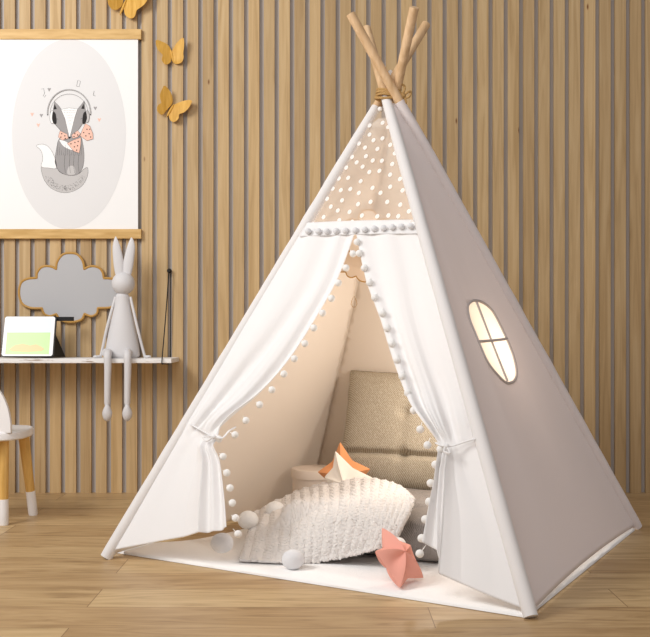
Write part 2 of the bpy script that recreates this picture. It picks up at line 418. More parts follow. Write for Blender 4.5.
# curtains
def curtain(name, rows, uk, side, tie_v, label):
    # rows: list of lists of (px,py,off) at u knots uk ; rows evenly spaced in v
    NU, NV = 150, 110
    ctrl = [[FR.hit(p[0], p[1], p[2] if len(p) > 2 else .004) for p in r] for r in rows]
    bm = B(); g = []
    for j in range(NV+1):
        v = j/NV; line = [catmull([ctrl[i][k] for i in range(len(rows))], v) for k in range(len(uk))]
        row = []
        for i in range(NU+1):
            u = i/NU
            k = 0
            while k < len(uk)-2 and u > uk[k+1]: k += 1
            f = (u-uk[k])/(uk[k+1]-uk[k]); gg = lambda q: line[max(0, min(len(uk)-1, q))]
            a_, b_, c_, d_ = gg(k-1), gg(k), gg(k+1), gg(k+2)
            p = .5*((2*b_)+(c_-a_)*f+(2*a_-5*b_+4*c_-d_)*f*f+(3*b_-a_-3*c_+d_)*f**3) if False else lerp(b_, c_, f)
            dv = abs(v-tie_v)
            edge = math.sin(PI*min(1, u*4)/2)                       # fixed on the pole side
            if v < tie_v:
                k_ = v/tie_v
                amp = .004+.013*k_**1.8*min(1, dv/.06)
                ph = 1.4*vnoise(v*1.3, u*1.1, 2+side*3)
                d = amp*(.8*math.sin(2*PI*(2.1*u**1.2+ph*.4+.15))+.35*math.sin(2*PI*(4.3*u+ph*.7+.3))*k_+.12*math.sin(2*PI*(9*u+ph))*k_**2)
                d += .022*math.exp(-((v-tie_v+.07)/.07)**2)*u
            else:
                w = min(1, dv/.08); t = max(0, min(1, (u-.50)/.12))
                amp = (.004+.006*t)*w+.001
                d = amp*(.7*math.sin(2*PI*(1.9*u+.25+.3*vnoise(v*2, u*2, 5)))+.55*t*math.sin(2*PI*(5.2*u+.1)))
                d += (.016*t)*min(1, dv/.05)
            pin = math.exp(-(dv/.022)**2)*min(1, u*2)
            d = d*(1-.8*pin)+.006*edge
            row.append(bm.verts.new(p+FR.n*(d*edge)))
        g.append(row)
    for j in range(NV):
        for i in range(NU): bm.faces.new((g[j][i], g[j+1][i], g[j+1][i+1], g[j][i+1]))
    o = obj(name, bm, ['white'], tent, normals=False); o['label'] = label
    s = o.modifiers.new('thickness', 'SOLIDIFY'); s.thickness = .0016; s.offset = 0
    return o
# pole-side points follow the pole: x on the pole for a given y
def pxA(y): return 105+(559-y)*(426.6-105)/(559-23.5)
def pxB(y): return 531.5-(619-y)*(531.5-366.4)/(619-28)
def rowL(yo, pts): return [(pxA(yo), yo, .002)]+pts
def rowR(yo, pts): return [(pxB(yo), yo, .002)]+pts
uk = [0, .35, .6, .8, 1]
L_rows = [
 rowL(229, [(321,231),(337,231),(348,231),(357,232)]),
 rowL(275, [(303,277),(320,278),(331,279),(339,280)]),
 rowL(318, [(279,320),(296,320),(307,321),(317,320)]),
 rowL(360, [(252,361),(269,361),(281,362),(290,362)]),
 rowL(400, [(225,400),(240,401),(249,401),(256,402)]),
 rowL(434, [(197,436),(207,437,.01),(213,438,.014),(219,438,.016)]),
 rowL(466, [(184,466),(207,466,.01),(216,466,.012),(225,464,.012)]),
 rowL(505, [(170,503),(204,501,.01),(217,502,.012),(230,501,.012)]),
 rowL(551, [(158,542),(203,535,.01),(217,533,.012),(233,530,.012)]),
]
R_rows = [
 rowR(229, [(399,231),(386,231),(372,231),(357,232)]),
 rowR(275, [(407,277),(395,278),(381,279),(367,280)]),
 rowR(318, [(415,320),(404,321),(393,321),(382,321)]),
 rowR(360, [(428,361),(417,362),(407,362),(395,362)]),
 rowR(404, [(445,404),(433,404),(423,404),(412,403)]),
 rowR(443, [(457,444),(449,444,.01),(444,444,.014),(439,444,.016)]),
 rowR(480, [(467,480),(449,479,.01),(442,478,.012),(439,474,.012)]),
 rowR(545, [(484,530),(447,522,.01),(440,512,.012),(433,508,.012)]),
 rowR(611, [(492,597),(443,576,.01),(440,552,.012),(427,545,.012)]),
]
curtain('curtain', L_rows, uk, 0, 5/8, 'curtain tied back on the left side of the opening')
curtain('curtain', R_rows, uk, 1, 5/8, 'curtain tied back on the right side of the opening')
# band over the curtains
bm = B(); g = []
for j in range(13):
    t = j/12; row = []
    for i in range(41):
        u = i/40; a = FR.hit(pxA(218)+1, 222.5+14*t, .010); b = FR.hit(pxB(218)+1, 219.5+13*t, .010)
        a = FR.hit(pxA(222.5+14*t), 222.5+14*t, .012); b = FR.hit(pxB(219.5+14*t), 219.5+14*t, .012)
        p = lerp(a, b, u)
        row.append(bm.verts.new(p+FR.n*(.0015*math.sin(u*40)*math.sin(PI*t)+.004*math.sin(PI*u))))
    g.append(row)
for j in range(12):
    for i in range(40): bm.faces.new((g[j][i], g[j+1][i], g[j+1][i+1], g[j][i+1]))
band = obj('band', bm, ['white'], tent, normals=False); s = band.modifiers.new('thickness', 'SOLIDIFY'); s.thickness = .002
# pompom trim
def pom(c, r, parent=tent, sc=(1,1,1), cord=None, matn='pom'):
    bm = B(); ball(bm, c, r, sc, 3, .02)
    if cord is not None: tube(bm, [c, lerp(c, cord, .5), cord], .0011, 6)
    return obj('pompom', bm, matn, parent)
for x, y in [(308,231.2),(318.4,231.3),(326.6,231.2),(336,230.9),(345.5,230.6),(355.3,230.3),(364.8,229.6),(374.2,228.6),(383.6,228),(392.3,227.2),(401.3,226.5),(410.7,226)]:
    pom(FR.hit(x, y, .022), .0094, sc=(1,.8,.95), matn='grey_pom')
left_p = [(353,253.7,350,250),(346,267.9,343,264),(338.4,283,335,279),(331.6,298.5,328,295),(322.7,313,319,310),(314,328,310,325),(305,343.5,301,341),(294.4,358.7,291,356),(284,374,281,371),(272,389.8,269,387),(259.7,404.7,256,402),(246,420.4,243,416),(235,434.8,229,432),(219,439,216,437),(223,456.5,219,453),(226.8,472.8,222,470),(230,488,226,485),(232.4,503,228,501),(235.5,518,231,515),(238,534,233,529)]
right_p = [(357,242,357,238),(359.3,253.3,362,250),(364.3,267.9,366,264),(369.5,282.5,371,278),(374.7,297.5,377,293),(382.4,313.2,383,308),(387.2,328.2,388,323),(391.8,343.7,393,339),(397,359.8,398,354),(402.2,376.2,404,370),(407.9,392.9,411,386),(413.8,410.4,415,404),(420.2,429.4,422,422),(427.5,445.2,430,438),(440.5,449.3,440,446),(435.4,464.6,440,461),(430.7,483.2,436,479),(429.2,501.7,433,498),(425.3,519.4,430,516),(421.6,538.3,427,534),(419.7,553.7,426,545)]
for x, y, cx_, cy_ in left_p+right_p:
    pom(FR.hit(x, y, .020 if y < 430 else .030), .0100, cord=FR.hit(cx_, cy_, .014))
pom(P(390.3,76.5,3.06), .0135, sc=(.85,.85,1.5))
pom(FR.hit(380,109,.004), .007); 
# tie cords
bm = B(); tube(bm, spline([FR.hit(190,424,.020), FR.hit(201,430,.034), FR.hit(212,436,.044), FR.hit(222,438,.036), FR.hit(229,431,.02), FR.hit(236,427,.012)], 5), .0035, 8, flat=.6)
tube(bm, spline([FR.hit(213,436,.044), FR.hit(207,441,.046), FR.hit(203,437,.046), FR.hit(213,436,.046)], 4), .0028, 6)
ball(bm, FR.hit(214,437,.046), .006)
obj('tie_cord', bm, 'white', tent)
bm = B(); tube(bm, spline([FR.hit(475,439,.02), FR.hit(464,442,.026), FR.hit(452,446,.036), FR.hit(443,446,.042), FR.hit(436,443,.03)], 5), .0038, 8, flat=.6)
tube(bm, spline([FR.hit(447,446,.044), FR.hit(450,453,.046), FR.hit(444,451,.046), FR.hit(446,446,.046)], 4), .0028, 6)
ball(bm, FR.hit(447,446,.044), .006)
obj('tie_cord', bm, 'white', tent)
# lashing
bm = B(); AP = (on('A',1.335)+on('B',1.335)+on('C',1.335)+on('D',1.335))/4
for z0, r0, ph in ((1.338,.034,0),(1.347,.032,.7),(1.356,.030,1.3),(1.332,.035,2)):
    tube(bm, [AP+Vector((r0*1.15*math.cos(a), r0*math.sin(a), z0-AP.z+(.004*math.sin(2*a+ph)))) for a in [2*PI*k/28 for k in range(28)]], .0042, 7, closed=True)
q = P(405,92,2.95)
for pts in ([(396,97),(403,93),(405,87),(401,84),(398,88),(403,96)], [(403,96),(408,92),(411,92),(409,97),(404,98)], [(403,96),(406,101),(405,106)], [(402,96),(399,101),(400,106)]):
    tube(bm, spline([P(x, y, 2.945-.004*(i % 2)) for i, (x, y) in enumerate(pts)], 4), .0034, 6)
ball(bm, P(403,96,2.945), .009)
ro = obj('cord_lashing', bm, 'rope', tent); ro['label'] = 'tan cord lashing with knotted ends'

# ------------------------------------------------------------------ mat in the tent
bm = B(); n = 60
def ringpts():
    pts = []
    for a, b, k in ((G(108,552), G(527,618.5), 60), (G(527,618.5), G(635,530.5), 40), (G(635,530.5), T(.50,.56,0), 6), (T(.50,.56,0), T(-.36,.52,0), 40)):
        for i in range(k): pts.append(lerp(a, b, i/k))
    q = spline([T(-.36,.52,0), T(-.44,.2,0), G(215,538), G(182,543.5), G(140,546.5), G(108,552)], 12)
    pts += q[:-1]; return pts
rp = ringpts(); cen = sum(rp, Vector())/len(rp)
lo = [bm.verts.new((p.x, p.y, .001)) for p in rp]
md = [bm.verts.new((lerp(p, cen, .003)+Vector((random.uniform(-.0012,.0012), random.uniform(-.0012,.0012), 0)))+Vector((0,0,.006))) for p in rp]
hi = [bm.verts.new(lerp(p, cen, .012)+Vector((0,0,.009))) for p in rp]
k = len(rp)
for a, b in ((lo, md), (md, hi)):
    for i in range(k): bm.faces.new((a[i], a[(i+1) % k], b[(i+1) % k], b[i]))
bm.faces.new(hi); bm.faces.new(lo[::-1])
tag(obj('floor_mat', bm, 'mat'), 'white fleece floor mat spread on floorboards under the play tent', 'mat')
MZ = .009

# ------------------------------------------------------------------ cushions
def pillow(name, w, h, T0, m, loc, rot, edge, pw, tufts, seams, pinch, label, res=90):
    bm = B(); g = {}
    for s in (1, -1):
        for i in range(res+1):
            for j in range(res+1):
                x = -1+2*i/res; y = -1+2*j/res
                bd = i in (0, res) or j in (0, res)
                if bd and s == -1: g[(s,i,j)] = g[(1,i,j)]; continue
                base = max(0, (1-abs(x)**pw)*(1-abs(y)**pw))
                th = T0*base**edge
                for tx, ty, r, dp in tufts: th -= dp*math.exp(-(((x-tx)*w)**2+((y-ty)*h)**2)/r**2)
                for kind, c, r, dp in seams:
                    q = (x-c)*w if kind == 'v' else (y-c)*h
                    th -= dp*math.exp(-(q/r)**2)*min(1, base*2)
                th += .004*vnoise(x*3, y*3, 5+s)*base**.5
                if not bd: th = max(th, .003)
                X = x*w*(1-pinch*(1-y*y)*.8)+.0025*vnoise(y*6, s, 1); Y = y*h*(1-pinch*(1-x*x))+.0025*vnoise(x*6, s, 2)
                g[(s,i,j)] = bm.verts.new((X, s*th if not bd else .0, Y))
    for s in (1, -1):
        for i in range(res):
            for j in range(res):
                q = [g[(s,i,j)], g[(s,i+1,j)], g[(s,i+1,j+1)], g[(s,i,j+1)]]
                bm.faces.new(q if s == -1 else q[::-1])
    o = obj(name, bm, m); o.location = loc; o.rotation_euler = rot; return tag(o, label, 'cushion')
YAW = math.atan2(U.y, U.x)
lean = math.atan2(.12, .36)
pillow('back_cushion', .285, .205, .062, 'burlap', T(-.02,.285,.305), (-lean*.85, 0, YAW), .42, 5,
       [(-.16,.28,.018,.014),(.40,.28,.018,.014),(-.14,-.42,.02,.016),(.42,-.42,.02,.016)], [('h',-.42,.009,.018),('v',-.15,.02,.003)], .05,
       'tan woven burlap back cushion leaning against the tent wall')
pillow('floor_cushion', .262, .27, .064, 'greyweave', T(.02,.008,MZ+.062), (PI/2, 0, YAW), .26, 8,
       [(-.3,.3,.03,.03),(.3,.3,.03,.03),(.3,-.3,.03,.03),(-.3,-.3,.03,.03)], [], .02,
       'thick grey woven floor cushion lying flat under the knitted blanket')

# ------------------------------------------------------------------ blanket
cols = [
 [(254,514,3.15),(250,530,2.98),(244,548,2.82),(239,565,2.685)],
 [(290,496,3.2),(290,519,2.90),(289,543,2.76),(284,567,2.665)],
 [(325,485,3.15),(325,510,2.81),(321,538,2.71),(316,562,2.68)],
 [(365,481,3.05),(364,506,2.75),(360,531,2.67),(350,556,2.65)],
 [(398,487,2.95),(392,506,2.71),(386,527,2.63),(376,549,2.61)],
 [(415,502,2.72),(410,514,2.655),(402,528,2.615),(394,542,2.60)]]
cc = [[P(*p) for p in c] for c in cols]
bm = B(); NU, NV = 300, 220; g = []
def bl(u, v): return catmull([catmull(c, v) for c in cc], u)
NR = 19
for i in range(NU+1):
    u = i/NU; row = []
    for j in range(NV+1):
        v = j/NV; p = bl(u, v); e = .01
        du = bl(min(1, u+e), v)-bl(max(0, u-e), v); dv = bl(u, min(1, v+e))-bl(u, max(0, v-e)); n_ = dv.cross(du).normalized()
        if n_.z < 0 and n_.y > 0: n_ = -n_
        r = u*NR; fr = r-math.floor(r)
        tri = abs(2*fr-1)
        hh = .0034*math.sin(PI*fr)**.7+.0019*math.sin(2*PI*(v*26+tri*1.1))*min(1, 3*fr, 3*(1-fr))+.0022*vnoise(u*70, v*60, 4)+.0014*vnoise(u*160, v*140, 6)
        hh += .010*vnoise(u*3.2, v*2.6, 1)+.003*vnoise(u*14, v*8, 9)
        q_ = p-CEN; xa = (q_.dot(U)-.02)/.262; yb = (q_.dot(V)-.008)/.27
        ex = max(0, abs(xa)-.80)/.30; ey = max(0, abs(yb)-.86)/.24        # cloth eases off over the cushion's rounded edge
        top = MZ+.062+.064+.010-.10*(ex*ex+ey*ey)
        if abs(xa) < 1.3 and abs(yb) < 1.2:
            df = top-p.z; lift = .5*(df+math.sqrt(df*df+.018**2))-.0045*max(0, 1-max(0, -df)/.03)
            if lift > 0:
                n_ = (n_+Vector((-.25,-.6,.9))*min(3, lift/.006)).normalized(); p.z += max(0, lift)*(1 if abs(yb) < 1 else max(0, 1-(abs(yb)-1)/.15))
        p = p+n_*hh
        if p.z < MZ+.004: p.z = MZ+.004+.3*max(0, hh)
        row.append(bm.verts.new(p))
    g.append(row)
for i in range(NU):
    for j in range(NV): bm.faces.new((g[i][j], g[i+1][j], g[i+1][j+1], g[i][j+1]))
bk = thing('knitted_blanket', T(-.15,-.2,0), 'cream cable knit blanket with pompom corners draped over the grey floor cushion', 'blanket')
o = obj('knit_cloth', bm, 'knit', bk); s = o.modifiers.new('thickness', 'SOLIDIFY'); s.thickness = .006; s.offset = -1
for px, py, Y, r, mt_ in ((222,543,2.70,.0285,'grey_pom'),(248,520,2.96,.0285,'pom'),(275,510,3.08,.0285,'pom'),(293,563,2.62,.0275,'grey_pom'),(398.5,544,2.585,.018,'pom')):
    c = P(px, py, Y); c.z = max(c.z, MZ+r*.93)
    bm = B(); ball(bm, c, r, (1.08,1.05,.95), 4, .022); obj('pompom', bm, mt_, bk)

# ------------------------------------------------------------------ star pillows
def star(name, tips, cen, front, back, inner, m, label):
    cen = Vector(cen); k = len(tips); ins = []
    for i in range(k):
        a, b = tips[i], tips[(i+1) % k]; ins.append(lerp(cen, (a+b)/2, inner[i] if isinstance(inner, list) else inner))
    nrm = Vector()
    for i in range(k): nrm += (tips[i]-cen).cross(tips[(i+1) % k]-cen)
    nrm.normalize()
    if nrm.y > 0: nrm = -nrm
    bm = B(); R = 14
    out = []
    for i in range(k):
        out += [('t', tips[i]), ('i', ins[i])]
    ring = []                                  # outline, softened
    for i in range(2*k):
        a = out[i][1]; b = out[(i+1) % (2*k)][1]
        for s in range(6): ring.append(((i+s/6), lerp(a, b, s/6)))
    for side, th in ((1, front), (-1, back)):
        rings = []
        for r in range(R+1):
            t = r/R; row = []
            for (ph, p) in ring:
                q = lerp(cen, p, t)
                tipness = .5+.5*math.cos(PI*ph)           # 1 on a tip ray, 0 on a valley ray
                hgt = th*(1-t**(.95+.55*tipness))**.95
                q = q+nrm*side*hgt*lerp(.9, .72+.28*tipness, min(1, t*2))
                row.append(q)
            rings.append(row)
        if side == 1: edge_v = [bm.verts.new(q) for q in rings[-1]]
        prev = edge_v
        for r in range(R-1, 0, -1):
            cur = [bm.verts.new(q) for q in rings[r]]
            for i in range(len(cur)):
                j = (i+1) % len(cur); bm.faces.new((prev[i], prev[j], cur[j], cur[i]))
            prev = cur
        c = bm.verts.new(cen+nrm*side*th*.9)
        for i in range(len(prev)): bm.faces.new((prev[i], prev[(i+1) % len(prev)], c))
    bmesh.ops.smooth_vert(bm, verts=bm.verts, factor=.4, use_axis_x=True, use_axis_y=True, use_axis_z=True)
    o = obj(name, bm, m); return tag(o, label, 'pillow', None)
star('star_pillow', [P(340,441,3.20),P(371,469,3.17),P(362,497,3.17),P(327,494,3.18),P(317,472,3.20)], P(343,475,3.18), .040, .03, .74, 'orange',
     'orange star shaped pillow standing behind the white star pillow')
star('star_pillow', [P(335,450,3.13),P(374,478,3.08),P(360,505,3.09),P(330,502,3.12),P(324,477,3.12)], P(346,483,3.105), .034, .02, .80, 'wstar',
     'white star shaped pillow in front of the orange star pillow')
pk = [P(381.5,527,2.54),P(410,545,2.56),P(424,581,2.50),P(400,590.5,2.40),P(374.5,551,2.44)]
for p in pk: p.z = max(p.z, MZ+.006)
star('star_pillow', pk, P(393,562,2.475), .052, .03, [.9,1.0,.78,.93,.62], 'pink', 'pink star shaped pillow on the white mat before the grey floor cushion')

# ------------------------------------------------------------------ round box
bx = T(-.40,.265,0); bx.z = MZ
rb = thing('round_box', bx, 'cream round box with lid standing at the back of the play tent', 'box')
bm = B(); lathe(bm, bx, [(.080,.0),(.082,.002),(.082,.135),(.079,.136)], 48); obj('body', bm, 'box', rb)
bm = B(); lathe(bm, bx, [(.0835,.126),(.086,.127),(.086,.154),(.084,.157),(.0001,.158)], 48); obj('lid', bm, 'box', rb)

# ------------------------------------------------------------------ clouds
cl = [[(145,178),(147,150),(168,122),(197,114),(228,119),(250,131)], [(250,131),(256,90),(285,52),(325,43),(366,52),(394,88),(402,131)],
      [(402,131),(425,118),(455,115),(485,126),(502,150),(508,180)], [(508,180),(550,183),(585,205),(600,255),(585,310),(545,337),(475,341)],
      [(475,341),(470,370),(440,385),(403,372)], [(403,372),(385,405),(325,418),(275,405),(250,374)], [(250,374),(215,385),(185,372),(173,342)], [(173,342),(110,340),(65,315),(49,260),(60,205),(95,183),(145,178)]]
def cloud_out(cx_, cy_, s, Y):
    pts = []
    for seg in cl:
        q = spline([P(cx_+(x-325)/5.417*s, cy_+(y-230)/5.417*s, Y) for x, y in seg], 5); pts += q[:-1]
    return pts
def cloud(name, cx_, cy_, s, Y, th, m_in, rim, label, cat, threads=None, drop=None, rimw=.0050):
    pts = cloud_out(cx_, cy_, s, Y); c0 = sum(pts, Vector())/len(pts)
    th_ = thing(name, c0, label, cat)
    bm = B(); slab(bm, pts, th); bmesh.ops.triangulate(bm, faces=[f for f in bm.faces if len(f.verts) > 4]); obj('cloud_board', bm, m_in, th_, smooth=False)
    bm = B(); tube(bm, [p+Vector((0,th*.15,0)) for p in pts], rimw, 8, closed=True); obj('rim', bm, rim, th_)
    if threads:
        for (a, b) in threads:
            bm = B(); tube(bm, [a, b], .0006, 5); obj('thread', bm, 'cloudc', th_)
    if drop:
        x, y = drop; bm = B(); tube(bm, [P(x, y-20, Y+.003), P(x, y-6, Y+.003)], .0005, 5); obj('thread', bm, 'cloudc', th_)
        bm = B(); tube(bm, [P(*q, Y+.003) for q in [(x,y-6),(x+2,y-2),(x+3,y+2),(x+1.5,y+5),(x-1.5,y+5),(x-3,y+2),(x-2,y-2)]], .0009, 6, closed=True); obj('teardrop', bm, 'rim', th_)
    return th_
cloud('cloud_decoration', 70, 287.5, 1.0, WF-.014, .012, 'mirror', 'rim', 'grey cloud shaped panel with wooden rim on the slat wall above the shelf', 'wall decoration')
cloud('cloud_ornament', 368, 234, .70, 3.0, .006, 'cloudc', 'rim', 'upper cream cloud ornament hanging inside the top of the play tent', 'ornament', threads=[(P(368,210,3.003), P(390,112,3.0))], rimw=.002)
cloud('cloud_ornament', 366, 257, .72, 3.06, .006, 'cloudc', 'rim', 'lower cream cloud ornament with a teardrop hanging in the tent opening', 'ornament', threads=[(P(366,233,3.063), P(391,110,3.03))], drop=(354,302), rimw=.002)

# ------------------------------------------------------------------ poster
YP = WF-.012
po = thing('poster', P(68.5,238,YP), 'white poster of a fox in headphones hung between two wooden rails', 'poster')
def rect(bm, x0, y0, x1, y1, Y, th, mi=0):
    a = P(x0, y1, Y); b = P(x1, y0, Y); box(bm, (a.x, Y, a.z), (b.x, Y+th, b.z), mi)
bm = B(); rect(bm, -2, 34, 138, 234, YP, .003); obj('paper', bm, 'paper', po, smooth=False)
for y0, y1 in ((29,39),(229,238.5)):
    bm = B(); rect(bm, -5, y0, 141, y1, YP-.006, .017); bevel(obj('rail', bm, 'rail', po, smooth=False), .001)
bm = B(); c = (69,134); vs = [bm.verts.new(P(c[0]+57*math.cos(a), c[1]+94.5*math.sin(a), YP-.0004)) for a in [2*PI*k/72 for k in range(72)]]
vs = []
bm.free(); bm = B(); vs = [bm.verts.new(P(c[0]+57*math.cos(a), max(39.2, min(228.8, c[1]+95*math.sin(a))), YP-.0004)) for a in [2*PI*k/72 for k in range(72)]]
bm.faces.new(vs); obj('printed_oval', bm, 'oval', po, smooth=False)
bm = B()
def fp(x, y): return (20+x/4.555, 70+y/4.555)
def fpoly(pts, mi, lay, sm=True, outline=True):
    q = [P(*fp(x, y), YP-.0006-.0002*lay) for x, y in pts]
    if sm: q = spline(q, 4, True)
    f = bm.faces.new([bm.verts.new(p) for p in q]); f.material_index = mi
    if outline: fline(q, lay+.5, closed=True, world=True)
def fline(pts, lay, w=.0010, closed=False, world=False, mi=4, sm=False):
    q = [Vector(p) for p in pts] if world else [P(*fp(x, y), YP) for x, y in pts]
    if sm: q = spline(q, 5, closed)
    k = len(q); Y = YP-.0006-.0002*lay; L_ = []; R_ = []
    for i in range(k):
        d = (q[(i+1) % k]-q[i-1]) if closed else (q[min(i+1,k-1)]-q[max(i-1,0)])
        d.y = 0; d.normalize(); s = Vector((d.z, 0, -d.x))*w/2
        L_.append(bm.verts.new((q[i].x+s.x, Y, q[i].z+s.z))); R_.append(bm.verts.new((q[i].x-s.x, Y, q[i].z-s.z)))
    for i in range(k if closed else k-1):
        j = (i+1) % k; bm.faces.new((L_[i], L_[j], R_[j], R_[i])).material_index = mi
# materials: 0 g1, 1 g2, 2 white, 3 peach, 4 ink
fpoly([(97,440),(130,446),(165,446),(185,468),(225,480),(265,474),(290,452),(308,445),(308,480),(285,525),(240,553),(190,558),(140,537),(108,495)], 1, 0)
fpoly([(75,345),(105,338),(135,355),(158,398),(165,446),(130,446),(97,440),(104,405),(96,368)], 2, 1)
fpoly([(180,312),(166,360),(160,420),(180,462),(222,480),(265,474),(287,440),(292,390),(286,335),(272,300),(225,300)], 0, 1)
fpoly([(180,318),(215,330),(240,362),(222,360),(196,345)], 2, 2, outline=False)
fpoly([(222,440),(246,440),(250,474),(216,474)], 1, 2, outline=False)
for x in (205, 228, 247, 268): fline([(x,385),(x-3,430),(x+2,470)], 3, .0009)
for x in range(172, 285, 9): fline([(x,340+(x % 4)*12),(x-1,375+(x % 3)*14)], 2.6, .0006)
for _ in range(150):
    a = random.uniform(.15, PI-.15); r = random.uniform(.72,.97); x = 203-103*r*math.cos(a)*.95; y = 455+100*r*math.sin(a)*.97
    if y > 480: fline([(x,y),(x+4,y+3)], 2.6, .0008)
fpoly([(158,143),(175,162),(190,182),(205,215),(226,310),(190,282),(160,248),(147,205)], 0, 4, sm=False)
fpoly([(292,140),(278,160),(262,178),(250,210),(226,310),(262,278),(285,245),(300,200)], 0, 4, sm=False)
fpoly([(187,180),(225,172),(262,178),(250,215),(226,310),(204,220)], 2, 5, sm=False)
fpoly([(158,155),(168,178),(153,180)], 4, 5, sm=False, outline=False); fpoly([(289,152),(294,178),(279,176)], 4, 5, sm=False, outline=False)
fpoly([(218,304),(233,304),(226,314)], 4, 6, sm=False, outline=False)
for yy, xs in ((185,range(195,256,7)),(194,range(200,252,8)),(206,range(212,244,7)),(218,range(216,240,7)),(232,range(220,236,6)),(246,(224,230))):
    for x in xs: fline([(x,yy),(x+4,yy+1)], 6.5, .0007)
fline([(165,222),(174,225)], 6, .0008); fline([(276,224),(285,220)], 6, .0008)
fpoly([(182,277),(215,292),(220,312),(192,320),(174,305)], 3, 7, sm=False); fpoly([(236,295),(262,276),(276,290),(262,306),(240,312)], 3, 7, sm=False)
fpoly([(274,300),(285,270),(298,244),(318,255),(332,290),(333,314),(305,322)], 3, 8, sm=False); fpoly([(215,334),(245,318),(278,308),(276,345),(270,378),(245,370)], 3, 8, sm=False)
for x, y in [(190,290),(204,300),(186,306),(206,312),(250,290),(262,296),(246,303),(290,285),(305,270),(300,300),(315,290),(322,305),(318,270),(232,336),(250,330),(265,325),(248,350),(262,345),(258,365)]:
    fpoly([(x-2,y-3),(x+3,y-2),(x+2,y+3),(x-3,y+2)], 4, 9, sm=False, outline=False)
arc = lambda cx_, cy_, rx, ry, a0, a1, n=24: [(cx_+rx*math.cos(lerp(a0,a1,i/n)), cy_-ry*math.sin(lerp(a0,a1,i/n))) for i in range(n+1)]
fline(arc(224,196,98,106,-.1,PI+.1), 9, .0042, mi=4); fline(arc(224,196,98,106,-.06,PI+.06), 9.4, .0026, mi=1); fline(arc(224,198,86,88,0,PI), 9, .0009)
fpoly(arc(146,215,10,30,0,2*PI,16)[:-1], 2, 9, sm=False); fpoly([(150,190),(162,200),(166,240),(155,245),(146,222)], 4, 10, outline=False)
fpoly(arc(306,212,10,28,0,2*PI,16)[:-1], 1, 9, sm=False); fpoly([(300,190),(288,200),(284,240),(295,244),(305,220)], 4, 10, outline=False)
fline([(98,88),(108,84),(112,106),(106,118),(112,124),(118,114)], 1, .0012); fline([(258,74),(264,46),(276,52),(270,76),(258,74)], 1, .0012); fline([(338,96),(334,116),(344,118)], 1, .0014)
for x, y, mi in ((97,208,0),(343,175,0),(133,90,0),(55,203,3),(83,252,3),(361,228,3)):
    fpoly([(x-8,y-6),(x-4,y-9),(x,y-5),(x+4,y-9),(x+8,y-6),(x,y+9)], mi, 1, sm=False, outline=False)
for f in bm.faces:
    f.normal_update()
    if f.normal.y > 0: f.normal_flip()
fd = obj('fox_drawing', bm, ['g1','g2','pw','pp','ink'], po, smooth=False, normals=False); fd['label'] = 'grey fox drawing with headphones and peach dotted bow'

# ------------------------------------------------------------------ butterflies
def bfly(wings, body, name_label):
    c = P(100+body[0][0]/4.9, body[0][1]/4.9, WF-.01)
    th_ = thing('wooden_butterfly', c, name_label, 'butterfly', 'ochre wooden butterflies on the slat wall')
    b0 = Vector(body[0]); b1 = Vector(body[1]); ax = (b1-b0).normalized()
    for w in wings:
        bm = B(); pts = []
        for x, y in w:
            q = Vector((x, y)); d = abs((q-b0).x*ax.y-(q-b0).y*ax.x)/4.9
            pts.append(P(100+x/4.9, y/4.9, WF-.009-d*.0017))
        slab(bm, spline(pts, 4, True), .003); bmesh.ops.triangulate(bm, faces=[f for f in bm.faces if len(f.verts) > 4]); obj('wing', bm, 'bfly', th_, smooth=False)
    bm = B(); q = [P(100+lerp(b0,b1,t).x/4.9, lerp(b0,b1,t).y/4.9, WF-.010) for t in (0,.2,.5,.8,1)]
    tube(bm, q, [.002,.0045,.0055,.0045,.0025], 10); obj('body', bm, 'bfly', th_)
    return th_
bfly([[(274,197),(302,203),(335,222),(352,256),(350,285),(344,306),(322,316),(305,300),(303,285),(306,268),(280,238)], [(408,185),(412,220),(408,260),(409,285),(397,307),(370,313),(353,296),(349,266),(360,236),(382,203)]],
     [(362,308),(347,245)], 'small ochre wooden butterfly, middle of the three right of the poster')
bfly([[(318,420),(345,450),(355,482),(352,510),(330,535),(305,562),(285,550),(278,530),(290,510),(300,503),(293,470),(305,435)], [(450,495),(435,528),(412,550),(388,560),(385,580),(365,597),(345,590),(338,565),(350,530),(365,512),(400,497),(430,490)]],
     [(328,572),(362,512)], 'ochre wooden butterfly tilted to the right, lowest of the three')
bfly([[(112,10),(105,30),(80,48),(55,42),(40,20),(37,0),(22,-50),(40,-90),(80,-60),(110,-10)], [(122,12),(118,50),(125,75),(150,90),(170,80),(180,50),(200,35),(222,15),(240,-20),(250,-60),(205,-50),(160,-30),(135,-5)]],
     [(98,72),(132,-8)], 'ochre wooden butterfly above the poster rail, cut by the picture top')

# ------------------------------------------------------------------ shelf and rope
SZ = .5332; SY0 = 3.705
bm = B(); v = box(bm, (-1.75, SY0, SZ-.017), ((179-CX)*WF/F, WF, SZ))
sh = bevel(obj('wall_shelf', bm, 'shelf', smooth=False), .002)
sh.name = 'shelf_board'
shelf = thing('wall_shelf', (-1.1, WF, SZ), 'white painted wall shelf hung on a black cord below the poster', 'shelf')
sh.parent = shelf; sh.matrix_parent_inverse = Matrix.Translation(-shelf.location)
kx = P(169.8, 271, WF)
bm = B(); xr = (162.3-CX)*SY0/F
tube(bm, spline([kx+Vector((-.001,-.014,.002)), Vector((lerp(kx.x,xr,.5), lerp(WF,SY0,.5)-.01, lerp(kx.z,SZ,.52))), Vector((xr, SY0-.003, SZ+.004)), Vector((xr, SY0-.003, SZ-.019)), Vector((xr, SY0+.02, SZ-.0195)), Vector((kx.x, WF-.008, SZ-.0195)), Vector((kx.x+.004, WF-.006, SZ+.05)), kx+Vector((.006,-.012,-.01))], 6), .0021, 8)
obj('cord', bm, 'black', shelf)
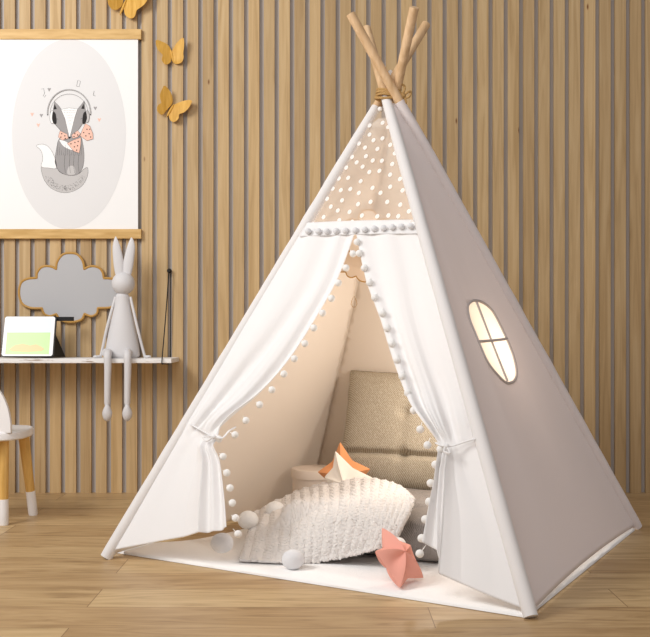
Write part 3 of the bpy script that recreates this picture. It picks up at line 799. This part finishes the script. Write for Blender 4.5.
bm = B(); tube(bm, [kx+Vector((0,.0,0)), kx+Vector((0,-.018,0)), kx+Vector((0,-.022,0))], [.0085,.0085,.005], 14); obj('peg', bm, 'black', shelf)

# ------------------------------------------------------------------ tablet
tb = thing('tablet_computer', (-1.12, 3.75, SZ), 'white bezel tablet in black case leaning back on the wall shelf', 'tablet')
def TP(u, v, d=0.0):     # u across 0..1, v up 0..1 on the leaning face
    bl_ = P(1.5,357,3.740); br_ = P(52.3,357,3.740); tl = P(5.3,317.2,3.797)
    n_ = (br_-bl_).cross(tl-bl_).normalized()
    if n_.y > 0: n_ = -n_
    p = bl_+(br_-bl_)*u+(tl-bl_)*v+n_*d; p.z += .002; return p
def rr(u0, v0, u1, v1, r, d, n=6):
    pts = []
    for cx_, cy_, a0 in ((u1-r, v1-r*1.2, 0),(u0+r, v1-r*1.2, PI/2),(u0+r, v0+r*1.2, PI),(u1-r, v0+r*1.2, 1.5*PI)):
        for i in range(n+1): a = a0+PI/2*i/n; pts.append(TP(cx_+r*math.cos(a), cy_+r*1.2*math.sin(a), d))
    return pts
def plate(u0, v0, u1, v1, r, d0, d1):
    bm = B(); a = [bm.verts.new(p) for p in rr(u0,v0,u1,v1,r,d0)]; b = [bm.verts.new(p) for p in rr(u0,v0,u1,v1,r,d1)]
    bm.faces.new(a); bm.faces.new(b[::-1])
    for i in range(len(a)): j = (i+1) % len(a); bm.faces.new((a[i], a[j], b[j], b[i]))
    return bm
obj('case', plate(-.012,0,1.022,1.012,.05,-.002,-.011), 'black', tb, smooth=False)
obj('bezel', plate(0,.012,1,1,.045,.001,-.002), 'bezel', tb, smooth=False)
bm = B(); q = lambda pts, d, mi: setattr(bm.faces.new([bm.verts.new(TP(u, v, d)) for u, v in pts]), 'material_index', mi)
q([(.07,.6),(.93,.6),(.93,.95),(.07,.95)], .0013, 0); q([(.07,.05),(.93,.05),(.93,.6),(.07,.6)], .0013, 1)
q([(.14,.17),(.2,.13),(.5,.11),(.78,.13),(.84,.18),(.76,.25),(.66,.30),(.55,.27),(.4,.31),(.25,.28)], .0016, 2)
obj('screen', bm, ['sky','grass','mound'], tb, smooth=False)
bm = B(); vs = [TP(1.0,.02,-.011), TP(1.0,.62,-.011), TP(.7,.62,-.011), TP(.7,.02,-.011)]
e = Vector((-1.0045, 3.845, SZ+.002)); e2 = Vector((-1.09, 3.845, SZ+.002))
w = [bm.verts.new(p) for p in (vs[0], vs[1], e)]; w2_ = [bm.verts.new(p) for p in (vs[3], vs[2], e2)]
bm.faces.new(w); bm.faces.new(w2_[::-1])
for i in range(3): j = (i+1) % 3; bm.faces.new((w[i], w[j], w2_[j], w2_[i]))
obj('stand', bm, 'black', tb, smooth=False)
bm = B(); a = P(52,321,3.815); b = P(73.5,316.8,3.815); box(bm, (a.x, 3.812, a.z), (b.x, 3.824, b.z)); bevel(obj('case_flap', bm, 'black', tb, smooth=False), .001)

# ------------------------------------------------------------------ bunny figurine
YB = 3.79
bn = thing('rabbit_figurine', Vector((P(123,357,YB).x, YB, SZ)), 'pale grey long eared rabbit figurine sitting on the shelf edge', 'figurine')
s = YB/F; hx = P(123.3,283.5,YB)
bm = B(); prof = [(.0001,.001),(.060,.001),(.0655,.010),(.064,.035),(.054,.095),(.042,.150),(.031,.195),(.0265,.225),(.025,.240),(.0001,.262)]
sm = []
for a, b in zip(prof, prof[1:]): sm += [lerp(Vector(a), Vector(b), t/3) for t in range(3)]
sm.append(Vector(prof[-1])); cxb = P(122.5,357,YB).x
lathe(bm, (cxb, YB, SZ), [(p[0], p[1]) for p in sm], 40)
for v in bm.verts: v.co.y = YB+(v.co.y-YB)*.8
obj('torso', bm, 'bunny', bn)
bm = B(); ball(bm, hx, .0435, (1,.95,1.0), 4)
obj('head', bm, 'bunny', bn)
for pts, sg in (([(119.5,276),(119,268),(118,258),(116.6,248),(115.9,241),(115.7,236.5)], -1), ([(127,276),(127.8,268),(129.2,258),(131,248),(131.6,241),(131.4,237.5)], 1)):
    bm = B(); tube(bm, spline([P(x, y, YB) for x, y in pts], 4), [lerp(a, b, .0)*1.12 for a, b in [(r, r) for r in [.012,.0135,.015,.016,.0168,.0172,.0175,.0175,.017,.0165,.0158,.015,.014,.0128,.0112,.0096,.0080,.0062,.0042,.0026,.0008]]], 16, flat=.45)
    obj('ear', bm, 'bunny', bn)
for xs_, xh, sg in ((117,101,-1), (129,144.5,1)):
    bm = B(); a = P(xs_+sg*1.5,297,YB); b = P(xh,355.6,YB-.01)
    b.z = SZ+.008
    tube(bm, spline([a, lerp(a, b, .5)+Vector((sg*.001,-.012,0)), b+Vector((0,0,.003)), b+Vector((sg*.006,-.006,-.002)), b+Vector((sg*.017,-.012,-.0025))], 6), .0055, 12); ball(bm, b+Vector((sg*.018,-.012,-.002)), .0062, (1.6,1,.8), 2)
    obj('arm', bm, 'bunny', bn)
for xl in (108, 128):
    bm = B(); Yf = SY0-.022
    pts = [Vector(((xl-CX)*YB/F*1.0, YB-.03, SZ+.020)), Vector(((xl-CX)*3.73/F, 3.735, SZ+.021)), Vector(((xl-CX)*3.70/F, Yf+.008, SZ+.014)), P(xl-.2,366,Yf), P(xl-.5,385,Yf), P(xl-.8,406,Yf)]
    sp_ = spline(pts, 5); tube(bm, sp_, [.0175-.0065*min(1, (i/len(sp_))**.8) for i in range(len(sp_))], 14)
    c = P(xl-.8,412.8,Yf-.006); ball(bm, c, .0185, (1,.95,1.75), 3)
    for v in bm.verts:
        if v.co.z < c.z+.034 and (v.co-c).length < .04: k = 1-.35*max(0, min(1, (v.co.z-c.z)/.033)); v.co.x = c.x+(v.co.x-c.x)*k
    obj('leg', bm, 'bunny', bn)

# ------------------------------------------------------------------ kids chair
ch = thing('kids_chair', (-1.14, 3.33, 0), 'white toddler chair with honey wood legs and white feet beside the wall', 'chair')
bm = B(); top = []; 
out = []
for k in range(48):
    a = 2*PI*k/48; e = .62
    x = math.copysign(abs(math.cos(a))**e, math.cos(a))*.138; y = math.copysign(abs(math.sin(a))**e, math.sin(a))*.138
    out.append((x, y))
lay = [(.97,.280),(1.0,.284),(1.0,.302),(.985,.307),(.96,.309)]
rings = [[bm.verts.new((-1.133+x*k, 3.335+y*k, z)) for x, y in out] for k, z in lay]
for a, b in zip(rings, rings[1:]):
    for i in range(48): bm.faces.new((a[i], a[(i+1) % 48], b[(i+1) % 48], b[i]))
bm.faces.new(rings[0][::-1]); bm.faces.new(rings[-1]); obj('seat', bm, 'chair', ch)
bm = B(); Yb = 3.215
o2 = [P(x, y, Yb) for x, y in [(10.6,433),(10.4,424),(9,414),(6.5,405),(2.5,396),(-3,389),(-8,389),(-12,396),(-15,406),(-20,412),(-25,406),(-28,396),(-32,389),(-37,389),(-43,396),(-47,405),(-50,414),(-51.5,424),(-52,433)]]
f_ = spline(o2, 3); slab(bm, f_, .016); bmesh.ops.triangulate(bm, faces=[f for f in bm.faces if len(f.verts) > 4]); bevel(obj('backrest', bm, 'chair', ch, smooth=False), .002)
def leg(fx, fy, tx, ty):
    b = Vector((fx, fy, 0)); t = Vector((tx, ty, .282)); k = .085/.282
    lg = B(); tube(lg, [lerp(b, t, k-.001), lerp(b, t, .6), t], [.0152,.0168,.0186], 20); lo_ = obj('leg', lg, 'legwood', ch)
    tp = B(); d = lerp(b, t, k); tube(tp, [b, lerp(b, t, .02), lerp(b, d, .5), d], [.0145,.0160,.0160,.0160], 20); obj('foot_cap', tp, 'chair', lo_)
a = G(3.8,525); b = G(33.3,515)
leg(a.x, a.y, (3.0-CX)*3.26/F, 3.262); leg(b.x, b.y, (23.5-CX)*3.40/F, 3.400)
leg(-1.29, a.y, -1.21, 3.262); leg(-1.30, b.y, -1.22, 3.400)

# ------------------------------------------------------------------ light
def area(loc, target, size, power, col, sy=None):
    l = bpy.data.lights.new('window_and_fill_light', 'AREA'); l.energy = power; l.size = size; l.color = col
    if sy: l.shape = 'RECTANGLE'; l.size_y = sy
    o = bpy.data.objects.new('window_and_fill_light', l); C.objects.link(o); o.location = loc
    o.rotation_euler = (Vector(target)-Vector(loc)).to_track_quat('-Z', 'Y').to_euler(); return o
area((-2.25, 1.6, 2.4), (-.3, 3.5, 1.4), 1.1, 65, (1,.985,.96))
area((-.6, .1, 2.2), (0, 2.8, .5), 1.2, 26, (1,.99,.98))  # front fill light, added to brighten the curtains
pl = bpy.data.lights.new('tent_glow_light', 'POINT'); pl.energy = 4.2; pl.color = (1,.91,.82); pl.shadow_soft_size = .03  # unseen light added behind the right curtain to warm the tent inside
po_ = bpy.data.objects.new('tent_glow_light', pl); C.objects.link(po_); po_.location = T(.16,.04,.50)
w = bpy.data.worlds.new('room_air'); bpy.context.scene.world = w; w.use_nodes = True
bg = w.node_tree.nodes['Background']; bg.inputs[0].default_value = L((236,231,231)); bg.inputs[1].default_value = .46

# ------------------------------------------------------------------ camera
cam = bpy.data.cameras.new('camera'); co = bpy.data.objects.new('camera', cam); C.objects.link(co)
co.location = (0, 0, H); co.rotation_euler = (PI/2, 0, 0); cam.sensor_width = 36; cam.lens = 36*F/650; cam.shift_y = (CY-318.5)/650
sc_ = bpy.context.scene; sc_.camera = co
sc_.view_settings.view_transform = 'Standard'; sc_.view_settings.look = 'None'; sc_.view_settings.exposure = 0; sc_.view_settings.gamma = 1
